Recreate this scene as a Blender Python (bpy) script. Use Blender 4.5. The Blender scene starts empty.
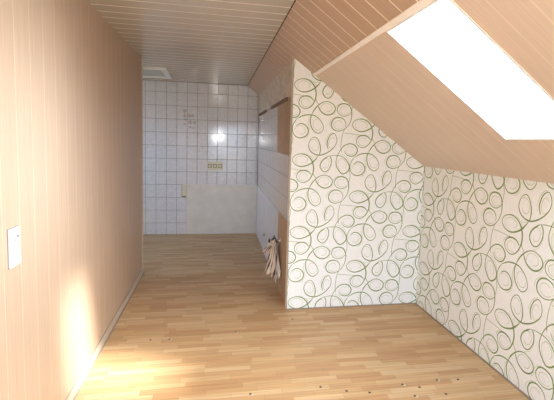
import bpy, bmesh, math, random
from mathutils import Vector, Matrix
random.seed(7)
C = bpy.context.scene.collection
scn = bpy.context.scene

# ------------------------------------------------------------------ room measures (metres)
XL, YL = -0.806, 4.610          # panelled wall on the left, and where it ends
ZC = 2.327                      # flat ceiling
YB = 6.414                      # tiled kitchen wall
XT, YP = 0.619, 3.443           # kitchen side wall, papered partition
XR, ZK = 1.862, 1.3045          # papered knee wall
XS = 0.438                      # where the flat ceiling turns into the slope
YN = -1.6                       # wall behind the viewer
XK = -2.4                       # far left wall of the kitchen
TAN = (ZC - ZK) / (XR - XS)
A = math.atan(TAN); CA, SA = math.cos(A), math.sin(A)
zs = lambda x: ZC - (x - XS) * TAN
def SP(s, y, n=0.0):            # a point on the roof slope: s down the slope, n outwards
    return Vector((XS + s * CA + n * SA, y, ZC - s * SA + n * CA))

# ------------------------------------------------------------------ materials
def new_mat(name):
    m = bpy.data.materials.new(name); m.use_nodes = True
    nt = m.node_tree; b = nt.nodes['Principled BSDF']
    return m, nt, b
def N(nt, t, **kw):
    n = nt.nodes.new(t)
    for k, v in kw.items(): setattr(n, k, v)
    return n
def plain(name, col, rough=0.5, metal=0.0, var=0.06, scale=12.0, bump=0.0, spec=0.5):
    m, nt, b = new_mat(name)
    tc = N(nt, 'ShaderNodeTexCoord'); no = N(nt, 'ShaderNodeTexNoise'); no.inputs['Scale'].default_value = scale
    no.inputs['Detail'].default_value = 4
    nt.links.new(tc.outputs['Object'], no.inputs['Vector'])
    r = N(nt, 'ShaderNodeValToRGB')
    r.color_ramp.elements[0].position = .3; r.color_ramp.elements[1].position = .7
    r.color_ramp.elements[0].color = tuple(c * (1 - var) for c in col) + (1,)
    r.color_ramp.elements[1].color = tuple(min(1, c * (1 + var)) for c in col) + (1,)
    nt.links.new(no.outputs['Fac'], r.inputs['Fac']); nt.links.new(r.outputs['Color'], b.inputs['Base Color'])
    b.inputs['Roughness'].default_value = rough; b.inputs['Metallic'].default_value = metal
    b.inputs['Specular IOR Level'].default_value = spec
    if bump:
        bp = N(nt, 'ShaderNodeBump'); bp.inputs['Strength'].default_value = bump; bp.inputs['Distance'].default_value = .002
        nt.links.new(no.outputs['Fac'], bp.inputs['Height']); nt.links.new(bp.outputs['Normal'], b.inputs['Normal'])
    return m

def panel_mat(name, c1, c2, grain_scale, rough=.38):
    # printed wood decor film on the panels: fine grain along the board
    m, nt, b = new_mat(name)
    tc = N(nt, 'ShaderNodeTexCoord'); mp = N(nt, 'ShaderNodeMapping')
    mp.inputs['Scale'].default_value = grain_scale
    no = N(nt, 'ShaderNodeTexNoise'); no.inputs['Scale'].default_value = 1.0; no.inputs['Detail'].default_value = 5
    no.inputs['Roughness'].default_value = .6
    nt.links.new(tc.outputs['Object'], mp.inputs['Vector']); nt.links.new(mp.outputs['Vector'], no.inputs['Vector'])
    r = N(nt, 'ShaderNodeValToRGB')
    r.color_ramp.elements[0].position = .32; r.color_ramp.elements[1].position = .68
    r.color_ramp.elements[0].color = c1 + (1,); r.color_ramp.elements[1].color = c2 + (1,)
    nt.links.new(no.outputs['Fac'], r.inputs['Fac']); nt.links.new(r.outputs['Color'], b.inputs['Base Color'])
    b.inputs['Roughness'].default_value = rough
    return m
P1, P2 = (.48, .345, .24), (.57, .42, .30)
M = {}
M['panel_v'] = panel_mat('panel_film_vertical', P1, P2, (1, 150, 3))
M['panel_c'] = panel_mat('panel_film_ceiling', (.47, .425, .355), (.54, .49, .415), (3, 150, 1), .2)
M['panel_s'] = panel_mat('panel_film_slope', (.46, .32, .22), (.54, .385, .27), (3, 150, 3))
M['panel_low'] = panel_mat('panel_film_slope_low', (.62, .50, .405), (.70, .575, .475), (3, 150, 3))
M['joint'] = plain('panel_joint', (.95, .88, .76), .45, var=.03)
M['joint_v'] = plain('panel_joint_wall', (.62, .50, .37), .45, var=.03)
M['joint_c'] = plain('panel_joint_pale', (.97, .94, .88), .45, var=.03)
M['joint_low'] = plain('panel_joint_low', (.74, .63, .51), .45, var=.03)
M['dark'] = plain('dark_backing', (.05, .035, .025), .9)
M['white'] = plain('white_plastic', (.60, .63, .63), .3, var=.02)
M['white_paint'] = plain('white_paint', (.82, .82, .80), .45, var=.02)
M['paper'] = plain('wallpaper_ground', (.86, .89, .89), .75, var=.035, scale=60, bump=.25)
M['ink_thick'] = plain('wallpaper_green_line', (.175, .275, .085), .6, var=.25, scale=25)
M['ink_thin'] = plain('wallpaper_grey_green_line', (.24, .33, .14), .6, var=.2, scale=25)
M['ink_inner'] = plain('wallpaper_pale_line', (.42, .50, .30), .6, var=.15, scale=25)
M['wash'] = plain('wallpaper_pale_wash', (.80, .825, .77), .75, var=.03, scale=40)
M['plaster'] = plain('old_plaster', (.72, .67, .61), .85, var=.2, scale=22, bump=.6)
M['plaster_tan'] = plain('tan_plaster', (.50, .37, .26), .7, var=.08, scale=9, bump=.2)
M['plaster_blue'] = plain('smooth_pale_plaster', (.74, .75, .79), .35, var=.05, scale=6)
M['paint_wall'] = plain('plain_wall', (.70, .66, .60), .8)
M['bare'] = plain('bare_grey_beige', (.70, .66, .60), .32, var=.06, scale=8)
M['bare_edge'] = plain('beige_edge', (.62, .52, .38), .7, var=.1)
M['grout'] = plain('grout', (.20, .17, .17), .9, var=.1)
M['motif_a'] = plain('motif_rose', (.52, .37, .35), .2, var=.15, scale=60)
M['motif_b'] = plain('motif_green', (.42, .39, .37), .2, var=.15, scale=60)
M['cream'] = plain('cream_plastic', (.66, .62, .46), .35, var=.03)
M['olive'] = plain('olive_plastic', (.33, .34, .17), .4, var=.1)
M['black'] = plain('black_plastic', (.02, .02, .02), .4)
M['chrome'] = plain('chrome', (.7, .7, .7), .18, 1.0, var=.02)
M['brown_wood'] = plain('brown_wood', (.20, .12, .075), .6, var=.2, scale=30)
M['trim_wood'] = plain('trim_wood', (.95, .90, .85), .35, var=.05)
M['base_wood'] = plain('baseboard_wood', (.52, .41, .30), .35, var=.08)
M['seal_gap_shade'] = plain('seal_gap_shade', (.30, .25, .20), .7)  # seal at the papered walls, and painted shadow gap along the baseboard
M['seam'] = plain('gap_shadow_grey', (.22, .22, .23), .6)  # grey painted in for the shadow lines on the switch plate
M['hatch'] = plain('hatch_board', (.50, .53, .49), .5, var=.05)

def tile_mat(name, c1, c2, rough=.1):
    m, nt, b = new_mat(name)
    tc = N(nt, 'ShaderNodeTexCoord')
    no = N(nt, 'ShaderNodeTexNoise'); no.inputs['Scale'].default_value = 26; no.inputs['Detail'].default_value = 6
    no.inputs['Distortion'].default_value = 1.2
    nt.links.new(tc.outputs['Object'], no.inputs['Vector'])
    r = N(nt, 'ShaderNodeValToRGB'); r.color_ramp.elements[0].position = .35; r.color_ramp.elements[1].position = .65
    r.color_ramp.elements[0].color = c1 + (1,); r.color_ramp.elements[1].color = c2 + (1,)
    nt.links.new(no.outputs['Fac'], r.inputs['Fac'])
    nt.links.new(r.outputs['Color'], b.inputs['Base Color'])
    b.inputs['Roughness'].default_value = rough
    bp = N(nt, 'ShaderNodeBump'); bp.inputs['Strength'].default_value = .06; bp.inputs['Distance'].default_value = .002
    n2 = N(nt, 'ShaderNodeTexNoise'); n2.inputs['Scale'].default_value = 14
    nt.links.new(tc.outputs['Object'], n2.inputs['Vector']); nt.links.new(n2.outputs['Fac'], bp.inputs['Height'])
    nt.links.new(bp.outputs['Normal'], b.inputs['Normal'])
    return m
M['tile'] = tile_mat('glazed_tile', (.66, .65, .67), (.76, .745, .76))
M['tile_side'] = tile_mat('glazed_tile_side', (.64, .61, .61), (.72, .69, .69), .16)

def floor_mat():
    m, nt, b = new_mat('laminate_strips')
    tc = N(nt, 'ShaderNodeTexCoord'); sep = N(nt, 'ShaderNodeSeparateXYZ'); nt.links.new(tc.outputs['Object'], sep.inputs[0])
    def mth(op, a, b_=None, c_=None):
        n = N(nt, 'ShaderNodeMath', operation=op)
        for i, v in enumerate((a, b_, c_)):
            if v is None: continue
            if isinstance(v, (int, float)): n.inputs[i].default_value = v
            else: nt.links.new(v, n.inputs[i])
        return n.outputs[0]
    X, Y = sep.outputs[0], sep.outputs[1]
    rowf = mth('DIVIDE', Y, .047); row = mth('FLOOR', rowf)
    wn = N(nt, 'ShaderNodeTexWhiteNoise', noise_dimensions='1D'); nt.links.new(row, wn.inputs['W'])
    off = mth('MULTIPLY', wn.outputs['Value'], 3.0)
    colf = mth('ADD', mth('DIVIDE', X, .30), off); col = mth('FLOOR', colf)
    cmb = N(nt, 'ShaderNodeCombineXYZ'); nt.links.new(row, cmb.inputs[0]); nt.links.new(col, cmb.inputs[1])
    w2 = N(nt, 'ShaderNodeTexWhiteNoise', noise_dimensions='3D'); nt.links.new(cmb.outputs[0], w2.inputs['Vector'])
    r = N(nt, 'ShaderNodeValToRGB'); e = r.color_ramp.elements
    e[0].position = 0; e[0].color = (.47, .28, .135, 1); e[1].position = 1; e[1].color = (.62, .45, .26, 1)
    k = e.new(.35); k.color = (.52, .335, .17, 1)
    k = e.new(.7); k.color = (.56, .385, .205, 1)
    nt.links.new(w2.outputs['Value'], r.inputs['Fac'])
    mp = N(nt, 'ShaderNodeMapping'); mp.inputs['Scale'].default_value = (2.5, 95, 1)
    nt.links.new(tc.outputs['Object'], mp.inputs['Vector'])
    g = N(nt, 'ShaderNodeTexNoise'); g.inputs['Scale'].default_value = 1; g.inputs['Detail'].default_value = 6
    g.inputs['Distortion'].default_value = .6
    nt.links.new(mp.outputs['Vector'], g.inputs['Vector'])
    gr = N(nt, 'ShaderNodeMapRange'); gr.inputs[1].default_value = .3; gr.inputs[2].default_value = .7
    gr.inputs[3].default_value = .80; gr.inputs[4].default_value = 1.12
    nt.links.new(g.outputs['Fac'], gr.inputs[0])
    # thin seams: every strip faint, every third strip (board edge) and block ends a little darker
    fy = mth('FRACT', rowf); fx = mth('FRACT', colf)
    s1 = mth('MULTIPLY', mth('LESS_THAN', fy, .035), .12)
    s2 = mth('MULTIPLY', mth('LESS_THAN', fx, .008), .22)
    f3 = mth('FRACT', mth('DIVIDE', rowf, 3.0)); s3 = mth('MULTIPLY', mth('LESS_THAN', f3, .014), .25)
    seam = mth('SUBTRACT', 1.0, mth('MINIMUM', mth('ADD', mth('ADD', s1, s2), s3), .5))
    fac = mth('MULTIPLY', gr.outputs[0], seam)
    mx = N(nt, 'ShaderNodeVectorMath', operation='SCALE'); nt.links.new(r.outputs['Color'], mx.inputs[0]); nt.links.new(fac, mx.inputs['Scale'])
    nt.links.new(mx.outputs[0], b.inputs['Base Color'])
    b.inputs['Roughness'].default_value = .42; b.inputs['Specular IOR Level'].default_value = .35
    return m
M['floor'] = floor_mat()

def glass_mat():
    m = bpy.data.materials.new('window_glass'); m.use_nodes = True; nt = m.node_tree
    nt.nodes.remove(nt.nodes['Principled BSDF']); out = nt.nodes['Material Output']
    t = N(nt, 'ShaderNodeBsdfTransparent'); t.inputs[0].default_value = (.96, .98, 1, 1)
    g = N(nt, 'ShaderNodeBsdfGlossy'); g.inputs['Roughness'].default_value = .02
    mx = N(nt, 'ShaderNodeMixShader'); mx.inputs[0].default_value = .06
    nt.links.new(t.outputs[0], mx.inputs[1]); nt.links.new(g.outputs[0], mx.inputs[2]); nt.links.new(mx.outputs[0], out.inputs[0])
    return m
M['glass'] = glass_mat()

def cloth_mat():
    m, nt, b = new_mat('striped_cloth')
    uv = N(nt, 'ShaderNodeUVMap')
    sep = N(nt, 'ShaderNodeSeparateXYZ'); nt.links.new(uv.outputs[0], sep.inputs[0])
    ad = N(nt, 'ShaderNodeMath', operation='MULTIPLY_ADD'); ad.inputs[1].default_value = 1.0
    nt.links.new(sep.outputs[0], ad.inputs[0])
    v = N(nt, 'ShaderNodeMath', operation='MULTIPLY'); v.inputs[1].default_value = .12; nt.links.new(sep.outputs[1], v.inputs[0])
    nt.links.new(v.outputs[0], ad.inputs[2])
    ml = N(nt, 'ShaderNodeMath', operation='MULTIPLY'); ml.inputs[1].default_value = 12.0; nt.links.new(ad.outputs[0], ml.inputs[0])
    fr = N(nt, 'ShaderNodeMath', operation='FRACT'); nt.links.new(ml.outputs[0], fr.inputs[0])
    lt = N(nt, 'ShaderNodeMath', operation='LESS_THAN'); lt.inputs[1].default_value = .27; nt.links.new(fr.outputs[0], lt.inputs[0])
    mx = N(nt, 'ShaderNodeMixRGB'); nt.links.new(lt.outputs[0], mx.inputs[0])
    mx.inputs[1].default_value = (.72, .62, .52, 1); mx.inputs[2].default_value = (.09, .06, .055, 1)
    nt.links.new(mx.outputs[0], b.inputs['Base Color']); b.inputs['Roughness'].default_value = .9
    return m
M['cloth'] = cloth_mat()

# ------------------------------------------------------------------ mesh helpers
class MB:
    def __init__(s): s.bm = bmesh.new(); s.mats = []
    def mi(s, m):
        if m not in s.mats: s.mats.append(m)
        return s.mats.index(m)
    def hexa(s, pts, m):         # eight corners: bottom loop 0-3, top loop 4-7
        v = [s.bm.verts.new(p) for p in pts]
        i = s.mi(m)
        for f in ((0,3,2,1),(4,5,6,7),(0,1,5,4),(1,2,6,5),(2,3,7,6),(3,0,4,7)):
            fc = s.bm.faces.new([v[k] for k in f]); fc.material_index = i
        return v
    def box(s, x0, x1, y0, y1, z0, z1, m):
        return s.hexa([(x0,y0,z0),(x1,y0,z0),(x1,y1,z0),(x0,y1,z0),(x0,y0,z1),(x1,y0,z1),(x1,y1,z1),(x0,y1,z1)], m)
    def sbox(s, s0, s1, y0, y1, n0, n1, m):   # box in slope coordinates
        return s.hexa([SP(s0,y0,n0),SP(s1,y0,n0),SP(s1,y1,n0),SP(s0,y1,n0),SP(s0,y0,n1),SP(s1,y0,n1),SP(s1,y1,n1),SP(s0,y1,n1)], m)
    def prism(s, poly, axis, a0, a1, m):      # polygon (2D) extruded along an axis
        def P(p, a): return {'x': (a, p[0], p[1]), 'y': (p[0], a, p[1]), 'z': (p[0], p[1], a)}[axis]
        v0 = [s.bm.verts.new(P(p, a0)) for p in poly]; v1 = [s.bm.verts.new(P(p, a1)) for p in poly]
        i = s.mi(m); n = len(poly)
        fs = [s.bm.faces.new(v0), s.bm.faces.new(v1[::-1])] + [s.bm.faces.new((v0[k], v1[k], v1[(k+1)%n], v0[(k+1)%n])) for k in range(n)]
        for f in fs: f.material_index = i
    def cyl(s, p0, p1, r0, r1, m, seg=20):
        p0, p1 = Vector(p0), Vector(p1); d = (p1 - p0).normalized()
        a = d.orthogonal().normalized(); b = d.cross(a)
        l0 = [s.bm.verts.new(p0 + (a*math.cos(t)+b*math.sin(t))*r0) for t in [2*math.pi*k/seg for k in range(seg)]]
        l1 = [s.bm.verts.new(p1 + (a*math.cos(t)+b*math.sin(t))*r1) for t in [2*math.pi*k/seg for k in range(seg)]]
        i = s.mi(m)
        fs = [s.bm.faces.new(l0[::-1]), s.bm.faces.new(l1)] + [s.bm.faces.new((l0[k], l0[(k+1)%seg], l1[(k+1)%seg], l1[k])) for k in range(seg)]
        for f in fs: f.material_index = i
    def build(s, name, parent=None, kind=None, bevel=0, segs=2, smooth=False, fix=True):
        if fix: bmesh.ops.recalc_face_normals(s.bm, faces=s.bm.faces)
        me = bpy.data.meshes.new(name); s.bm.to_mesh(me); s.bm.free()
        for m in s.mats: me.materials.append(M[m])
        if smooth:
            for p in me.polygons: p.use_smooth = True
        o = bpy.data.objects.new(name, me); C.objects.link(o)
        if parent is not None:
            o.parent = parent; o.matrix_parent_inverse = parent.matrix_world.inverted()
        if kind: o['kind'] = kind
        if bevel:
            b = o.modifiers.new('bevel', 'BEVEL'); b.width = bevel; b.segments = segs; b.limit_method = 'ANGLE'
        return o
def empty(name, loc, label=None, cat=None, group=None, kind=None):
    o = bpy.data.objects.new(name, None); C.objects.link(o); o.location = loc; o.empty_display_size = .05
    bpy.context.view_layer.update()
    if label: o['label'] = label
    if cat: o['category'] = cat
    if group: o['group'] = group
    if kind: o['kind'] = kind
    return o
def tag(o, label, cat, group=None):
    o['label'] = label; o['category'] = cat
    if group: o['group'] = group
    return o

# ------------------------------------------------------------------ floor
b = MB(); b.box(XK, XR + .1, YN - .1, YB + .1, -.08, 0, 'floor')
# small dark screw holes with worn pale rims
for (x, y, w) in ((-.472,3.02,0),(-.336,3.01,1),(.157,3.07,1),(.208,2.276,1),(.638,2.286,0),(.785,2.225,0),(.92,2.192,0),(1.156,2.241,1),
               (1.18,2.122,1),(.638,3.246,0),(1.541,2.243,0),(1.401,2.256,1),(1.378,2.113,0),(-.321,5.437,0),(-.104,4.847,0),(1.25,2.2,0),(-.62,4.45,0)):
    if w: b.cyl((x+.006, y-.004, -.002), (x+.006, y-.004, .0004), .012, .012, 'bare_edge', 12)
    b.cyl((x, y, -.002), (x, y, .0008), .0085, .0085, 'black', 12)
b.build('floor', kind='structure')

# ------------------------------------------------------------------ plank surfaces
PJ = .0038
def joints(base, pitch, lo, hi):
    k = math.ceil((lo - base) / pitch); out = [lo]
    while base + k * pitch < hi - .001:
        if base + k * pitch > lo + .01: out.append(base + k * pitch)
        k += 1
    return out + [hi]

# left wall: core, pale joints, vertical panels
b = MB(); b.box(XL - .10, XL - .009, YN, YL - .006, 0, ZC - .001, 'dark')
b.box(XL - .009, XL - .0004, YN, YL - .006, .0, ZC - .004, 'joint_v')
js = joints(1.845, .139, YN, YL - .006)
for y0, y1 in zip(js, js[1:]): b.box(XL - .008, XL, y0 + PJ, y1 - PJ, .0, ZC - .006, 'panel_v')
b.box(XL - .10, XL - .001, YL - .006, YL + .002, 0, ZC - .001, 'panel_v')      # end board
b.box(XL - .004, XL + .010, YL - .022, YL + .004, 0.0, ZC - .001, 'panel_v')   # corner bead
b.box(XL - .10, XL - .085, YL - .02, YL + .004, 0, ZC - .001, 'panel_v')
b.build('wall_left', kind='structure')
# kitchen beyond the wall end
b = MB()
wy0, wy1, wz0, wz1 = 5.05, 5.95, 1.15, 2.05
for (y0, y1, z0, z1) in ((YL-.10, YB, 0, wz0), (YL-.10, YB, wz1, ZC), (YL-.10, wy0, wz0, wz1), (wy1, YB, wz0, wz1)):
    b.box(XK - .2, XK, y0, y1, z0, z1, 'paint_wall')
b.build('wall_kitchen_left', kind='structure')
b = MB(); b.box(XK, XL - .10, YL - .10, YL, 0, ZC, 'paint_wall'); b.build('wall_kitchen_front', kind='structure')

# flat ceiling
b = MB(); b.box(XK - .2, XS + .05, YN - .2, YB + .12, ZC + .009, ZC + .03, 'dark')
b.box(XK, XS - .004, YN, YB, ZC + .0003, ZC + .009, 'joint_c')
js = joints(2.590, .1415, YN, YB - .002)
for y0, y1 in zip(js, js[1:]):
    x0 = XK
    b.box(x0, XS - .004, y0 + PJ*1.15, y1 - PJ*1.15, ZC, ZC + .008, 'panel_c')
b.build('ceiling', kind='structure')

# sloped ceiling with the opening of the roof window
S0, S1 = .004, (XR - XS) / CA + .05
HS0, HS1, HY0, HY1 = .462, 1.347, 1.424, 1.962
ST = .447                                    # line of the cover strip
def minus_hole(s0, s1, y0, y1):
    out = []
    if y1 <= HY0 or y0 >= HY1 or s1 <= HS0 or s0 >= HS1: return [(s0, s1, y0, y1)]
    if y0 < HY0: out.append((s0, s1, y0, HY0)); y0 = HY0
    if y1 > HY1: out.append((s0, s1, HY1, y1)); y1 = HY1
    if s0 < HS0: out.append((s0, HS0, y0, y1))
    if s1 > HS1: out.append((HS1, s1, y0, y1))
    return out
b = MB()
js = joints(1.155, .1435, YN, YB - .002)
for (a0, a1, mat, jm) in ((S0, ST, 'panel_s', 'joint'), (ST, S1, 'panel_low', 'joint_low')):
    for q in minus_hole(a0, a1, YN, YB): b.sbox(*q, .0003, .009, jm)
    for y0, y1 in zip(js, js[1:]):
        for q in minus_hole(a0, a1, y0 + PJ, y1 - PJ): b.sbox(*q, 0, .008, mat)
for q in minus_hole(-.03, S1 + .15, YN - .2, YB + .12): b.sbox(*q, .009, .19, 'dark')
b.build('ceiling_slope', kind='structure')
b = MB(); b.sbox(ST - .018, ST + .012, YN, YP - .002, -.009, 0, 'trim_wood')
b.build('trim_1', kind='structure', bevel=.003)

# roof window: reveal lining, frame, pane
win = empty('window_1', SP((HS0+HS1)/2, (HY0+HY1)/2, .1), kind='structure')
b = MB()
t = .012
b.sbox(HS0, HS0+t, HY0, HY1, -.003, .17, 'white_paint'); b.sbox(HS1-t, HS1, HY0, HY1, -.003, .17, 'white_paint')
b.sbox(HS0+t, HS1-t, HY0, HY0+t, -.003, .17, 'white_paint'); b.sbox(HS0+t, HS1-t, HY1-t, HY1, -.003, .17, 'white_paint')
b.build('window_reveal', win)
b = MB(); f = .028; o_ = t
b.sbox(HS0+o_, HS0+o_+f, HY0+o_, HY1-o_, .14, .18, 'white_paint'); b.sbox(HS1-o_-f, HS1-o_, HY0+o_, HY1-o_, .14, .18, 'white_paint')
b.sbox(HS0+o_+f, HS1-o_-f, HY0+o_, HY0+o_+f, .14, .18, 'white_paint'); b.sbox(HS0+o_+f, HS1-o_-f, HY1-o_-f, HY1-o_, .14, .18, 'white_paint')
b.build('window_frame', win, bevel=.003)
b = MB(); b.sbox(HS0+o_+f, HS1-o_-f, HY0+o_+f, HY1-o_-f, .158, .164, 'glass'); b.build('window_pane', win)

# kitchen side window and balcony door behind the viewer
def upright_window(name, axis, p, a0, a1, z0, z1, bars=()):
    w = empty(name, (p, (a0+a1)/2, z0) if axis == 'x' else ((a0+a1)/2, p, z0), kind='structure')
    def bx(mb, u0, u1, w0, w1, d0, d1, m):
        if axis == 'x': mb.box(p+d0, p+d1, u0, u1, w0, w1, m)
        else: mb.box(u0, u1, p+d0, p+d1, w0, w1, m)
    fr = MB(); f = .05
    bx(fr, a0, a1, z0, z0+f, -.12, -.06, 'white_paint'); bx(fr, a0, a1, z1-f, z1, -.12, -.06, 'white_paint')
    bx(fr, a0, a0+f, z0+f, z1-f, -.12, -.06, 'white_paint'); bx(fr, a1-f, a1, z0+f, z1-f, -.12, -.06, 'white_paint')
    for q in bars: bx(fr, q-.03, q+.03, z0+f, z1-f, -.12, -.06, 'white_paint')
    fr.build('window_frame', w, bevel=.003)
    g = MB(); bx(g, a0+f, a1-f, z0+f, z1-f, -.093, -.088, 'glass'); g.build('window_pane', w)
upright_window('window_2', 'x', XK, wy0, wy1, wz0, wz1, (5.55,))
BX0, BX1, BZ0, BZ1 = -.35, .95, .10, 1.95
upright_window('window_3', 'y', YN, BX0, BX1, BZ0, BZ1)
b = MB()
top = [(XL - .1, ZC), (XS, ZC), (XR + .1, zs(XR + .1))]
for (x0, x1, z0, z1) in ((XL-.1, BX0, 0, ZC), (BX0, BX1, 0, BZ0)):
    b.box(x0, x1, YN - .2, YN, z0, z1, 'paint_wall')
b.prism([(BX1, 0), (XR + .1, 0), (XR + .1, zs(XR + .1)), (BX1, zs(BX1))], 'y', YN - .2, YN, 'paint_wall')
b.prism([(BX0, BZ1), (BX1, BZ1), (BX1, zs(BX1)), (XS, ZC), (BX0, ZC)], 'y', YN - .2, YN, 'paint_wall')
b.build('wall_behind', kind='structure')

# ------------------------------------------------------------------ wallpaper pattern
PW, PH = .5285, .6375
UX, UY = .00170, .00162
def crom(pts, n=7):
    out = []
    P = [pts[0]] + list(pts) + [pts[-1]]
    for i in range(1, len(P) - 2):
        for k in range(n):
            t = k / n; a, b_, c, d = P[i-1], P[i], P[i+1], P[i+2]
            out.append(tuple(.5*((2*b_[j]) + (-a[j]+c[j])*t + (2*a[j]-5*b_[j]+4*c[j]-d[j])*t*t + (-a[j]+3*b_[j]-3*c[j]+d[j])*t**3) for j in (0, 1)))
    out.append(pts[-1]); return out
STROKES = [  # (points, widest, narrowest, material)
 ([(163,84),(150,101),(130,122),(103,137),(72,143),(42,131),(28,107),(42,84),(75,75),(108,86),(130,112),(140,150),(134,186),(116,216),(90,230),(64,221),(52,197),(64,172),(90,163),(114,170),(128,186)], .0078, .0035, 'ink_thick'),
 ([(166,84),(172,58),(170,28),(160,0),(143,-16),(122,-5),(110,25),(118,55),(140,74),(172,80),(205,68),(235,45),(254,18),(257,-12),(243,-38),(222,-28),(209,0),(207,25),(214,48)], .0068, .0035, 'ink_thick'),
 ([(222,84),(232,100),(231,132),(214,163),(192,167),(174,142),(183,111),(214,84)], .0070, .0045, 'ink_thick'),
 ([(214,84),(248,79),(285,83),(312,102),(331,139),(322,166),(294,179),(266,148),(258,117),(263,86),(276,55),(297,28),(328,14),(356,22),(371,46),(362,71),(340,82),(313,74),(300,52)], .0068, .0038, 'ink_thick'),
 ([(42,322),(65,308),(92,318),(106,345),(95,372),(65,384),(38,374),(24,345),(28,312),(45,284)], .0068, .0040, 'ink_thick'),
 ([(45,284),(75,267),(105,261),(135,264),(160,280),(178,305),(184,330),(172,350),(152,356),(128,337),(116,308),(115,280),(122,255)], .0062, .0035, 'ink_thick'),
 ([(122,255),(134,232),(152,210),(175,193),(202,187),(230,200),(243,223),(230,248),(203,258),(174,246),(158,224),(153,212)], .0070, .0040, 'ink_thick'),
 ([(330,238),(312,255),(286,260),(261,247),(254,224),(267,201),(292,194),(318,204),(330,230),(332,262),(325,292),(308,318),(285,336),(258,341),(234,330),(225,305),(237,278),(263,268),(290,277),(303,300),(298,318)], .0068, .0036, 'ink_thick'),
 ([(331,146),(333,165),(338,190),(333,222),(331,240)], .0034, .0028, 'ink_thin'),
 ([(302,322),(290,348),(283,385),(281,420),(284,450)], .0034, .0028, 'ink_thin'),
 ([(138,162),(142,186),(158,208)], .0032, .0026, 'ink_thin'),
 ([(-18,154),(20,156),(60,160),(92,163)], .0026, .0022, 'ink_thin'),
]
ELL = [(80,108,50,33,.1,1),(90,196,37,32,0,0),(141,31,31,46,-.15,0),(232,8,25,46,.2,0),(203,127,28,42,.25,0),(294,128,34,50,-.25,1),(333,48,37,33,0,0),(66,346,40,37,0,0),(150,307,33,47,-.2,0),(200,222,42,35,.1,1),(292,227,37,32,0,0),(264,305,38,36,0,0)]
for (cx, cy, rx, ry, tl, wsh) in ELL:       # a fine second line inside each loop
    a0 = random.uniform(0, 6.28); pts = []
    for k in range(11):
        a = a0 + k * .52; q = .80 - .03 * k
        ex, ey = rx*q*math.cos(a), ry*q*math.sin(a)
        pts.append((cx + ex*math.cos(tl) - ey*math.sin(tl), cy + ex*math.sin(tl) + ey*math.cos(tl)))
    STROKES.append((pts, .0026, .0016, 'ink_inner'))
    a1 = a0 + 2.5; pts = []                 # and a stray one just outside
    for k in range(6):
        a = a1 + k * .35; q = 1.22
        ex, ey = rx*q*math.cos(a), ry*q*math.sin(a)
        pts.append((cx + ex*math.cos(tl) - ey*math.sin(tl) - 4, cy + ex*math.sin(tl) + ey*math.cos(tl) + 4))
    STROKES.append((pts, .0024, .0014, 'ink_inner'))
def ribbons():
    out = []
    for si, (pts, w1, w0, m) in enumerate(STROKES):
        q = [((x - 80) * UX, -(y - 108) * UY) for x, y in crom(pts, 6)]
        n = len(q); L = []
        for i, (x, y) in enumerate(q):
            a = q[max(0, i-1)]; c = q[min(n-1, i+1)]
            tx, ty = c[0]-a[0], c[1]-a[1]; l = math.hypot(tx, ty) or 1
            ph = i / (n - 1)
            wv = (w0 + (w1 - w0) * (.5 + .5 * math.sin(ph * math.pi * (len(pts) / 4.5) + si * 1.3))) * 1.38
            wv *= min(1, .45 + 8 * min(ph, 1 - ph))
            L.append((x - ty/l*wv/2, y + tx/l*wv/2, x + ty/l*wv/2, y - tx/l*wv/2))
        out.append((L, m))
    return out
RIB = ribbons()
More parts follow.
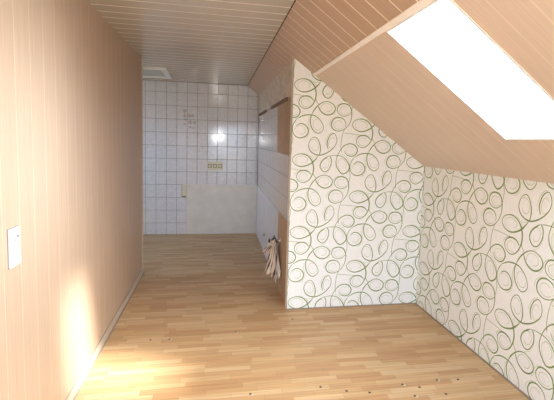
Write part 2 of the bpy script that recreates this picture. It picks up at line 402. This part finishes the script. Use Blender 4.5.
def paper_wall(name, to3, nrm, poly, origin, body, core_mat='paper', extra=None):
    """to3(u, v, d): wall plane to world; poly: outline (u, v), convex; origin: where the reference loop sits"""
    us = [p[0] for p in poly]; vs = [p[1] for p in poly]
    bm = bmesh.new(); mats = ['paper', 'ink_thick', 'ink_thin', 'ink_inner', 'wash']
    i0 = math.floor((min(us) - origin[0]) / PW) - 1; i1 = math.ceil((max(us) - origin[0]) / PW) + 1
    for i in range(i0, i1 + 1):
        for j in range(-8, 9):
            ou, ov = origin[0] + i*PW, origin[1] - i*PH/2 + j*PH
            if ou > max(us) + .1 or ou < min(us) - .7 or ov > max(vs) + .7 or ov < min(vs) - .2: continue
            for (cx, cy, rx, ry, tl, wsh) in ELL:
                continue
                vv = []
                for k in range(20):
                    a = k / 20 * 6.2832; ex, ey = rx*.9*math.cos(a), ry*.9*math.sin(a)
                    px = cx + ex*math.cos(tl) - ey*math.sin(tl); py = cy + ex*math.sin(tl) + ey*math.cos(tl)
                    vv.append(bm.verts.new((ou + (px-80)*UX, ov - (py-108)*UY, .0002)))
                f = bm.faces.new(vv); f.material_index = 4
            for L, m in RIB:
                mi = mats.index(m); d = .0009 if mi == 1 else .0006 if mi == 2 else .0004
                va = [bm.verts.new((ou + l[0], ov + l[1], d)) for l in L]; vb = [bm.verts.new((ou + l[2], ov + l[3], d)) for l in L]
                for k in range(len(L) - 1):
                    f = bm.faces.new((va[k], vb[k], vb[k+1], va[k+1])); f.material_index = mi
    n = len(poly)
    cu, cv = sum(us)/n, sum(vs)/n
    for k in range(n):                      # trim the print to the outline of the wall
        a, c = poly[k], poly[(k+1) % n]
        no = Vector((c[1]-a[1], -(c[0]-a[0]), 0))
        if (cu - a[0])*no.x + (cv - a[1])*no.y > 0: no = -no
        bmesh.ops.bisect_plane(bm, geom=bm.verts[:] + bm.edges[:] + bm.faces[:], plane_co=(a[0], a[1], 0), plane_no=no, clear_outer=True)
    for v in bm.verts: v.co = to3(*v.co)
    # the wall body
    fv = [bm.verts.new(to3(u, v, 0)) for u, v in poly]; bv = [bm.verts.new(to3(u, v, -body)) for u, v in poly]
    bm.faces.new(fv); bm.faces.new(bv[::-1])
    for k in range(n): bm.faces.new((fv[k], bv[k], bv[(k+1)%n], fv[(k+1)%n]))
    bm.normal_update()
    for f in bm.faces:
        if f.material_index and f.normal.dot(nrm) < 0: f.normal_flip()
    me = bpy.data.meshes.new(name); bm.to_mesh(me); bm.free()
    for m in mats: me.materials.append(M[m])
    o = bpy.data.objects.new(name, me); C.objects.link(o); o['kind'] = 'structure'
    return o
# partition across the room, facing the viewer
XE = XR + .002
paper_wall('wall_partition', lambda u, v, d: Vector((u, YP - d, v)), Vector((0, -1, 0)),
           [(XT - .003, 0), (XE, 0), (XE, zs(XE) - .001), (XT - .003, zs(XT - .003) - .001)], (XT + .1005, 1.3365), .07)
# knee wall under the slope
paper_wall('wall_right', lambda u, v, d: Vector((XR - d, -u, v)), Vector((-1, 0, 0)),
           [(-YP, 0), (-YN, 0), (-YN, ZK - .001), (-YP, ZK - .001)], (-2.2693, 1.0147), .1)
b = MB(); b.box(XT - .001, XR, YP - .010, YP - .001, 0, .009, 'seal_gap_shade'); b.box(XR - .010, XR - .001, YN, YP - .01, 0, .009, 'seal_gap_shade')
b.build('trim_2', kind='structure')

# ------------------------------------------------------------------ tiled walls
TZ = [-.0165 + .1987 * k for k in range(14)]
TX = [-.766 + .1515 * k for k in range(-11, 12)]
def tile(mb, frame, u0, u1, v0, v1, mat, g=.0021, tilt=(0, 0), push=0, gu=None):
    """one glazed tile with a softly rounded edge; frame(u, v, d) gives world points"""
    gu = g if gu is None else gu
    u0 += gu; u1 -= gu; v0 += g; v1 -= g
    if u1 - u0 < .006 or v1 - v0 < .006: return
    e = .003; cu, cv = (u0+u1)/2, (v0+v1)/2
    def P(u, v, d): return mb.bm.verts.new(frame(u, v, d + push + (u-cu)*tilt[0] + (v-cv)*tilt[1]))
    rings = []
    for (k, d) in ((0, 0.0), (0.0, .0045), (.0015, .0058), (e, .0064)):
        rings.append([P(u0+k, v0+k, d), P(u1-k, v0+k, d), P(u1-k, v1-k, d), P(u0+k, v1-k, d)])
    i = mb.mi(mat)
    for r0, r1 in zip(rings, rings[1:]):
        for k in range(4):
            f = mb.bm.faces.new((r0[k], r0[(k+1)%4], r1[(k+1)%4], r1[k])); f.material_index = i
    f = mb.bm.faces.new(rings[-1]); f.material_index = i
PX0, PZ1 = -.461, .781                       # bare field where the units stood
b = MB()
fb = lambda u, v, d: (u, YB - d, v)
rnd = random.Random(3)
for i in range(len(TX) - 1):
    for k in range(len(TZ) - 1):
        x0, x1 = max(TX[i], XK + .002), min(TX[i+1], XT - .002); z0, z1 = max(TZ[k], .001), min(TZ[k+1], ZC - .002)
        if x1 <= x0 or z1 <= z0: continue
        if z1 < .80 and x0 > -.47: continue
        if k == 3 and abs(x0 + .6145) < .01: x1 = -.537
        tl = (rnd.uniform(-.004, .004), rnd.uniform(-.004, .004))
        if k == 11 and abs((x0 + x1)/2 - .067) < .05: tl = (.0, .052)
        tile(b, fb, x0, x1, z0, z1, 'tile', tilt=tl)
# cut what would pass through the slope
sl_n = Vector((SA, 0, CA))
bmesh.ops.bisect_plane(b.bm, geom=b.bm.verts[:]+b.bm.edges[:]+b.bm.faces[:], plane_co=SP(0, 0, -.002), plane_no=sl_n, clear_outer=True)
b.prism([(XK, 0), (XT + .08, 0), (XT + .08, zs(XT + .08) + .012), (XS, ZC + .012), (XK, ZC + .012)], 'y', YB, YB + .1, 'grout')
b.box(PX0, XT - .001, YB - .0035, YB, .001, PZ1, 'bare')
b.box(PX0 - .004, XT - .001, YB - .0048, YB, PZ1, PZ1 + .012, 'bare_edge'); b.box(PX0 - .012, PX0, YB - .0048, YB, .001, PZ1 + .01, 'bare_edge')
b.box(-.535, PX0 - .012, YB - .0045, YB, .60, PZ1, 'cream')
# faint painted posy across four tiles
def petal(cx, cz, r1, r2, ang, m):
    vs = []
    for k in range(12):
        a = k / 12 * 6.2832; u, v = r1*math.cos(a), r2*math.sin(a)
        vs.append(b.bm.verts.new((cx + u*math.cos(ang) - v*math.sin(ang), YB - .0068 - .0001 * rnd.random(), cz + u*math.sin(ang) + v*math.cos(ang))))
    f = b.bm.faces.new(vs); f.material_index = b.mi(m)
for (cx, cz, s_, m) in ((-.50, 1.90, .026, 'motif_b'), (-.50, 1.83, .022, 'motif_b'), (-.43, 1.83, .026, 'motif_a'), (-.385, 1.83, .02, 'motif_a'), (-.49, 1.77, .018, 'motif_b'),
                     (-.42, 1.73, .026, 'motif_a'), (-.355, 1.73, .022, 'motif_b'), (-.50, 1.70, .014, 'motif_b'), (-.42, 1.66, .016, 'motif_b'), (-.37, 1.65, .012, 'motif_b')):
    n = 5
    for k in range(n):
        a = k * 6.2832 / n + cx * 9
        petal(cx + math.cos(a)*s_*.75, cz + math.sin(a)*s_*.75, s_*.55, s_*.3, a, m)
b.build('wall_back', kind='structure', fix=True)

# kitchen side wall: plaster above, tile bands, bare fields
b = MB()
b.prism([(YP + .07, 0), (YB, 0), (YB, zs(XT) - .001), (YP + .07, zs(XT) - .001)], 'x', XT + .004, XT + .09, 'grout')
fs = lambda u, v, d: (XT + .004 - d, u, v)
top_ = zs(XT) - .002
b.box(XT, XT + .004, YP + .0, YB - .008, 1.885, top_, 'plaster')
b.box(XT, XT + .004, YP + .0, 4.30, TZ[7], 1.885, 'plaster_tan')
b.box(XT, XT + .004, YP + .0, 4.09, .001, TZ[4], 'plaster_tan')
b.box(XT + .0005, XT + .004, 4.09, YB - .008, .001, TZ[4], 'plaster_blue')
YS = [YB - .008 - .1515 * k for k in range(0, 21)]
for i in range(len(YS) - 1):
    for k in range(4, 10):
        y0, y1 = max(YS[i+1], YP + .002), YS[i]; z0, z1 = TZ[k], min(TZ[k+1], 1.883)
        if k >= 7: y0 = max(y0, 4.302)
        if y1 <= y0 or z1 <= z0: continue
        tile(b, fs, y0, y1, z0, z1, 'tile_side', g=.0018 if k < 7 else .001, tilt=(rnd.uniform(-.002, .002), rnd.uniform(-.002, .002)), push=-.0035, gu=.0004)
b.build('wall_kitchen_side', kind='structure')
# corner post edge of the partition
b = MB(); b.box(XT - .0035, XT, YP - .0015, YP + .012, .0, zs(XT) - .003, 'bare_edge'); b.build('trim_3', kind='structure')

# left-over cabinet rails on the side wall
for (y0, y1, lab) in ((3.69, 4.81, 'dark brown wooden rail under the plaster, the longer one by the papered corner'),
                      (5.36, 6.28, 'dark brown wooden rail under the plaster, the far one by the tiled back wall')):
    b = MB(); b.box(XT - .014, XT - .0005, y0, y1, 1.862, 1.895, 'brown_wood')
    o = b.build('wooden_rail', bevel=.002); tag(o, lab, 'wall rail')

# ------------------------------------------------------------------ baseboard of the panelled wall
b = MB()
b.prism([(XL + .001, 0), (XL + .020, 0), (XL + .020, .028), (XL + .012, .040), (XL + .001, .043)], 'y', YN, YL + .004, 'base_wood')
b.box(XL + .020, XL + .028, YN, YL + .004, 0, .005, 'seal_gap_shade')
b.box(XL + .0002, XL + .004, YN, YL + .003, .043, .047, 'seal_gap_shade')  # dark strip painted in as the shadow gap above the baseboard
b.build('baseboard_left', kind='structure')
b = MB(); b.prism([(XL - .10, 0), (XL - .10, .03), (XL + .018, .03), (XL + .018, 0)][::-1], 'y', YL + .003, YL + .012, 'base_wood'); b.build('baseboard_end', kind='structure')

# ------------------------------------------------------------------ attic hatch in the kitchen ceiling
HX0, HX1, HYa, HYb = -1.50, -.628, 5.17, 5.93
t_ = empty('attic_hatch', ((HX0+HX1)/2, (HYa+HYb)/2, ZC), 'white framed hatch with grey-green board in the kitchen ceiling', 'hatch')
b = MB(); w = .065; d = .03
b.box(HX0, HX1, HYa, HYa+w, ZC-d, ZC-.0005, 'white_paint'); b.box(HX0, HX1, HYb-w, HYb, ZC-d, ZC-.0005, 'white_paint')
b.box(HX0, HX0+w, HYa+w, HYb-w, ZC-d, ZC-.0005, 'white_paint'); b.box(HX1-w, HX1, HYa+w, HYb-w, ZC-d, ZC-.0005, 'white_paint')
b.build('frame', t_, bevel=.004)
b = MB(); b.box(HX0+w, HX1-w, HYa+w, HYb-w, ZC-.014, ZC-.001, 'hatch'); b.build('hatch_panel', t_, bevel=.002)

# ------------------------------------------------------------------ sockets and switch
def rounded(mb, frame, u0, u1, v0, v1, d0, d1, m, r=.006):
    pts = []
    for (cu, cv, a0) in ((u1-r, v1-r, 0), (u0+r, v1-r, 90), (u0+r, v0+r, 180), (u1-r, v0+r, 270)):
        for k in range(5):
            a = math.radians(a0 + k*22.5); pts.append((cu + r*math.cos(a), cv + r*math.sin(a)))
    lo = [mb.bm.verts.new(frame(u, v, d0)) for u, v in pts]; hi = [mb.bm.verts.new(frame(u, v, d1)) for u, v in pts]
    cu, cv = (u0+u1)/2, (v0+v1)/2; c = .002
    h2 = [mb.bm.verts.new(frame(u + (c if u < cu else -c), v + (c if v < cv else -c), d1 + .0015)) for u, v in pts]
    i = mb.mi(m); n = len(pts); fs_ = [mb.bm.faces.new(lo), mb.bm.faces.new(h2)]
    for A_, B_ in ((lo, hi), (hi, h2)): fs_ += [mb.bm.faces.new((A_[k], A_[(k+1)%n], B_[(k+1)%n], B_[k])) for k in range(n)]
    for f in fs_: f.material_index = i
# plate on the left wall: socket insert above, rocker below
fl = lambda u, v, d: (XL + d, u, v)
sw = empty('switch_plate', (XL, 1.780, 1.040), 'white upright double plate with socket above rocker on the panelled wall', 'light switch')
b = MB(); rounded(b, fl, 1.738, 1.822, .962, 1.118, .0002, .009, 'white')
b.box(XL + .009, XL + .0108, 1.7465, 1.8135, 1.0445, 1.1095, 'seam'); b.box(XL + .009, XL + .0108, 1.7475, 1.8125, .9705, 1.0355, 'seam')  # grey slabs drawn as shadow gaps round the two inserts
b.box(XL + .0001, XL + .003, 1.7362, 1.8238, .9602, 1.1198, 'seam'); b.build('frame', sw)
b = MB(); rounded(b, fl, 1.748, 1.812, 1.046, 1.108, .0108, .013, 'white', .004); o = b.build('socket_insert', sw)
b = MB(); b.cyl(fl(1.780, 1.077, .0146), fl(1.780, 1.077, .0151), .0225, .0225, 'seam', 28); b.cyl(fl(1.780, 1.077, .0147), fl(1.780, 1.077, .0155), .0205, .0205, 'white', 28)
b.cyl(fl(1.789, 1.083, .0156), fl(1.789, 1.083, .0162), .0055, .0055, 'black', 12); b.cyl(fl(1.770, 1.071, .0156), fl(1.770, 1.071, .0162), .003, .003, 'black', 12)
b.build('socket_face', o)
b = MB(); b.hexa([fl(1.749,.972,.0108), fl(1.811,.972,.0108), fl(1.811,1.034,.0108), fl(1.749,1.034,.0108), fl(1.749,.972,.018), fl(1.811,.972,.018), fl(1.811,1.034,.013), fl(1.749,1.034,.013)], 'white')
b.build('rocker', sw, bevel=.0015)
# triple socket on the tiled wall
ts = empty('wall_socket', (-.045, YB - .006, 1.073), 'cream triple wall socket with olive inserts on the tiled back wall', 'wall socket')
fw = lambda u, v, d: (u, YB - .0066 - d, v)
b = MB(); rounded(b, fw, -.162, .072, 1.008, 1.138, .0, .009, 'cream'); b.build('frame', ts)
for k in range(3):
    cx = -.122 + k * .077
    b = MB(); rounded(b, fw, cx-.031, cx+.031, 1.042, 1.104, .0106, .0125, 'olive', .004); o = b.build('socket_insert', ts)
    b = MB(); b.cyl(fw(cx, 1.073, .0141), fw(cx, 1.073, .0150), .020, .020, 'cream', 24)
    for s_ in (-1, 1): b.cyl(fw(cx + s_*.009, 1.073, .0151), fw(cx + s_*.009, 1.073, .0157), .0035, .0035, 'black', 10)
    b.build('socket_face', o)
# pipe cap low on the side wall
b = MB(); b.cyl((XT + .0, 5.18, .268), (XT - .022, 5.18, .268), .026, .024, 'white', 24); b.cyl((XT - .022, 5.18, .268), (XT - .030, 5.18, .268), .015, .013, 'chrome', 20)
tag(b.build('pipe_cap', bevel=.002), 'small round white cap low on the pale kitchen side wall', 'pipe cap')

# ------------------------------------------------------------------ water valve and the cloth hung over it
wx, wy, wz = XT, 3.93, .505
vt = empty('water_valve', (XT, wy, wz), 'dark angle valve sticking out of the tan side wall above the hung cloth', 'valve')
b = MB(); b.cyl((XT, wy, wz), (XT - .004, wy, wz), .030, .028, 'chrome', 24); b.cyl((XT - .004, wy, wz), (XT - .075, wy, wz), .011, .011, 'chrome', 16)
b.build('pipe', vt)
b = MB(); b.cyl((XT - .045, wy, wz), (XT - .085, wy, wz), .017, .015, 'black', 16); b.cyl((XT - .065, wy, wz), (XT - .065, wy, wz + .03), .011, .010, 'black', 14)
b.build('valve_body', vt, bevel=.002)
b = MB(); b.cyl((XT - .085, wy, wz), (XT - .105, wy, wz), .008, .008, 'chrome', 12)
b.cyl((XT - .100, wy, wz), (XT - .114, wy, wz), .020, .018, 'black', 7); b.build('valve_handle', vt, bevel=.003)
b = MB(); b.cyl((XT - .045, wy - .10, wz + .008), (XT - .045, wy + .10, wz + .02), .008, .008, 'black', 12)
b.build('hose', vt)

def fold_sheet(name, parent, cx, cy, z_top, z_bot, r_top, r_bot, squash, lean, folds, amp, seed, turns=1.0):
    R = random.Random(seed); nu, nv = 96, 26
    ph = [R.uniform(0, 6.28) for _ in range(4)]
    bm = bmesh.new(); uvl = bm.loops.layers.uv.new('UVMap'); grid = []
    for j in range(nv + 1):
        t = j / nv; row = []
        for i in range(nu):
            a = i / nu * 2 * math.pi * turns
            r = r_top + (r_bot - r_top) * (t ** .8)
            w = amp * (t ** .7)
            f = 1 + w * math.sin(folds * a + ph[0] + t * 1.5) + w * .5 * math.sin((folds*2+1) * a + ph[1] - t) + .05 * math.sin(3*a + 6*t + ph[2])
            x = cx + lean[0] * t + r * f * math.cos(a) * squash
            y = cy + lean[1] * t + r * f * math.sin(a)
            z = z_top + (z_bot - z_top) * t + .022 * t * math.sin(2*a + ph[3]) + .012 * t * math.sin(5*a + ph[1])
            row.append(bm.verts.new((min(x, XT - .006), y, z)))
        grid.append(row)
    for j in range(nv):
        for i in range(nu):
            i2 = (i + 1) % nu
            f = bm.faces.new((grid[j][i], grid[j][i2], grid[j+1][i2], grid[j+1][i])); f.smooth = True
            for lp, (uu, vv) in zip(f.loops, ((i, j), (i+1, j), (i+1, j+1), (i, j+1))): lp[uvl].uv = (uu / nu, vv / nv)
    me = bpy.data.meshes.new(name); bm.to_mesh(me); bm.free(); me.materials.append(M['cloth'])
    o = bpy.data.objects.new(name, me); C.objects.link(o)
    if parent: o.parent = parent; o.matrix_parent_inverse = parent.matrix_world.inverted()
    s = o.modifiers.new('thickness', 'SOLIDIFY'); s.thickness = .003
    return o
tw = empty('tea_towel', (XT - .055, wy, .495), 'cream cloth with dark stripes hanging in folds from the valve', 'cloth')
fold_sheet('hanging_fall', tw, XT - .060, wy - .02, .495, .205, .024, .150, .42, (-.012, -.02), 6, .24, 5)
fold_sheet('inner_fall', tw, XT - .045, wy + .03, .485, .16, .018, .095, .40, (.005, -.10), 5, .22, 11)
fold_sheet('side_corner', tw, XT - .065, wy + .03, .505, .345, .018, .075, .6, (-.030, .10), 4, .25, 2)
b = MB()
# gathered knot round the valve
R = random.Random(4)
bm = b.bm
bmesh.ops.create_icosphere(bm, subdivisions=4, radius=1)
for v in bm.verts:
    p = v.co.copy(); f = 1 + .22*math.sin(5*p.x + 7*p.z) + .16*math.sin(9*p.y - 4*p.z + 1) + .08*math.sin(17*p.x+3*p.y)
    v.co = Vector((XT - .062 + p.x*f*.036, wy + p.y*f*.046, .487 + p.z*f*.028))
for f in bm.faces: f.smooth = True
b.mats = ['cloth']; uvl = bm.loops.layers.uv.new('UVMap')
for f in bm.faces:
    for lp in f.loops: lp[uvl].uv = ((lp.vert.co.y*7 + lp.vert.co.z*3) % 5, lp.vert.co.z * 4)
b.build('knot', tw, fix=False)

# ------------------------------------------------------------------ daylight
w = bpy.data.worlds.new('sky'); scn.world = w; w.use_nodes = True; nt = w.node_tree
bg = nt.nodes['Background']
sd = Vector((1.97, -.88, 1.76)).normalized()          # towards the sun
tc = N(nt, 'ShaderNodeTexCoord')
dp = N(nt, 'ShaderNodeVectorMath', operation='DOT_PRODUCT'); dp.inputs[1].default_value = sd
nrm = N(nt, 'ShaderNodeVectorMath', operation='NORMALIZE')
nt.links.new(tc.outputs['Generated'], nrm.inputs[0]); nt.links.new(nrm.outputs[0], dp.inputs[0])
mxm = N(nt, 'ShaderNodeMath', operation='MAXIMUM'); mxm.inputs[1].default_value = 0; nt.links.new(dp.outputs['Value'], mxm.inputs[0])
pw = N(nt, 'ShaderNodeMath', operation='POWER'); pw.inputs[1].default_value = 5; nt.links.new(mxm.outputs[0], pw.inputs[0])
sep = N(nt, 'ShaderNodeSeparateXYZ'); nt.links.new(nrm.outputs[0], sep.inputs[0])
g2 = N(nt, 'ShaderNodeVectorMath', operation='DOT_PRODUCT'); g2.inputs[1].default_value = Vector((1, -.12, .17)).normalized()
nt.links.new(nrm.outputs[0], g2.inputs[0])
g2m = N(nt, 'ShaderNodeMath', operation='MAXIMUM'); g2m.inputs[1].default_value = 0; nt.links.new(g2.outputs['Value'], g2m.inputs[0])
g2p = N(nt, 'ShaderNodeMath', operation='POWER'); g2p.inputs[1].default_value = 16; nt.links.new(g2m.outputs[0], g2p.inputs[0])
g2s = N(nt, 'ShaderNodeVectorMath', operation='SCALE'); g2s.inputs[0].default_value = (6.0, 6.6, 7.1); nt.links.new(g2p.outputs[0], g2s.inputs['Scale'])
hr = N(nt, 'ShaderNodeValToRGB'); hr.color_ramp.elements[0].position = .47; hr.color_ramp.elements[1].position = .53
hr.color_ramp.elements[0].color = (.30, .28, .25, 1); hr.color_ramp.elements[1].color = (.70, .87, 1.10, 1)
ma = N(nt, 'ShaderNodeMath', operation='MULTIPLY_ADD'); ma.inputs[1].default_value = .5; ma.inputs[2].default_value = .5
nt.links.new(sep.outputs[2], ma.inputs[0]); nt.links.new(ma.outputs[0], hr.inputs['Fac'])
gl = N(nt, 'ShaderNodeMixRGB', blend_type='ADD'); gl.inputs[0].default_value = 1
gc = N(nt, 'ShaderNodeVectorMath', operation='SCALE'); gc.inputs[0].default_value = (1.0, .96, .88); 
gs = N(nt, 'ShaderNodeMath', operation='MULTIPLY'); gs.inputs[1].default_value = 4.0; nt.links.new(pw.outputs[0], gs.inputs[0]); nt.links.new(gs.outputs[0], gc.inputs['Scale'])
nt.links.new(hr.outputs['Color'], gl.inputs[1]); nt.links.new(gc.outputs[0], gl.inputs[2]); 
gl2 = N(nt, 'ShaderNodeMixRGB', blend_type='ADD'); gl2.inputs[0].default_value = 1
nt.links.new(gl.outputs[0], gl2.inputs[1]); nt.links.new(g2s.outputs[0], gl2.inputs[2]); nt.links.new(gl2.outputs[0], bg.inputs['Color'])
bg.inputs['Strength'].default_value = 6.0

def light(name, kind, loc, direction, energy, color=(1, 1, 1), **kw):
    d = bpy.data.lights.new(name, kind); d.energy = energy; d.color = color
    for k, v in kw.items(): setattr(d, k, v)
    o = bpy.data.objects.new(name, d); C.objects.link(o); o.location = loc
    o.rotation_euler = Vector(direction).to_track_quat('-Z', 'Y').to_euler(); return o
light('sun', 'SUN', (4, -1, 5), -sd, 6.0, (1, .96, .90), angle=math.radians(7))
def portal(name, loc, direction, sx, sy, roll=0):
    o = light(name, 'AREA', loc, direction, 1, shape='RECTANGLE', size=sx, size_y=sy); o.data.cycles.is_portal = True
pc = SP((HS0+HS1)/2, (HY0+HY1)/2, .19)
o = light('roof_window_sky', 'AREA', pc, (-SA, 0, -CA), 1, shape='RECTANGLE', size=HS1-HS0, size_y=HY1-HY0); o.data.cycles.is_portal = True
xa = Vector((CA, 0, -SA)); ya = Vector((0, 1, 0)); za = xa.cross(ya)
o.matrix_world = Matrix.Translation(pc) @ Matrix((xa, ya, za)).transposed().to_4x4()
portal('kitchen_window_sky', (XK - .13, (wy0+wy1)/2, (wz0+wz1)/2), (1, 0, 0), wy1-wy0, wz1-wz0)
portal('rear_window_sky', ((BX0+BX1)/2, YN - .13, (BZ0+BZ1)/2), (0, 1, 0), BX1-BX0, BZ1-BZ0)
# flash of the camera that took the picture
light('camera_flash', 'AREA', (0.0, 0.0, 1.53), (.18, 1, -.05), 6.0, (1, .98, .95), shape='DISK', size=.03)

# ------------------------------------------------------------------ camera
cam = bpy.data.cameras.new('camera'); co = bpy.data.objects.new('camera', cam); C.objects.link(co); scn.camera = co
F, CX, CY, YAW, PIT, ROL = 406.0, 294.446, 178.481, .1879, -.0925, .0309
cam.sensor_fit = 'HORIZONTAL'; cam.sensor_width = 36; cam.lens = F * 36 / 554
cam.shift_x = -(CX - 277) / 554; cam.shift_y = (CY - 200) / 554
cam.clip_start = .02
fwd = Vector((math.sin(YAW)*math.cos(PIT), math.cos(YAW)*math.cos(PIT), math.sin(PIT)))
rt = Vector((math.cos(YAW), -math.sin(YAW), 0)); up = rt.cross(fwd)
r2 = rt*math.cos(ROL) + up*math.sin(ROL); u2 = -rt*math.sin(ROL) + up*math.cos(ROL)
co.matrix_world = Matrix.Translation((0, 0, 1.5)) @ Matrix((r2, u2, -fwd)).transposed().to_4x4()

vs_ = scn.view_settings; scn.display_settings.display_device = 'sRGB'
vs_.view_transform = 'Standard'; vs_.look = 'None'; vs_.gamma = 1; vs_.use_curve_mapping = False; vs_.exposure = 1.38
scn.cycles.max_bounces = 10; scn.cycles.diffuse_bounces = 7
scn.cycles.use_denoising = True; scn.cycles.sample_clamp_indirect = 8
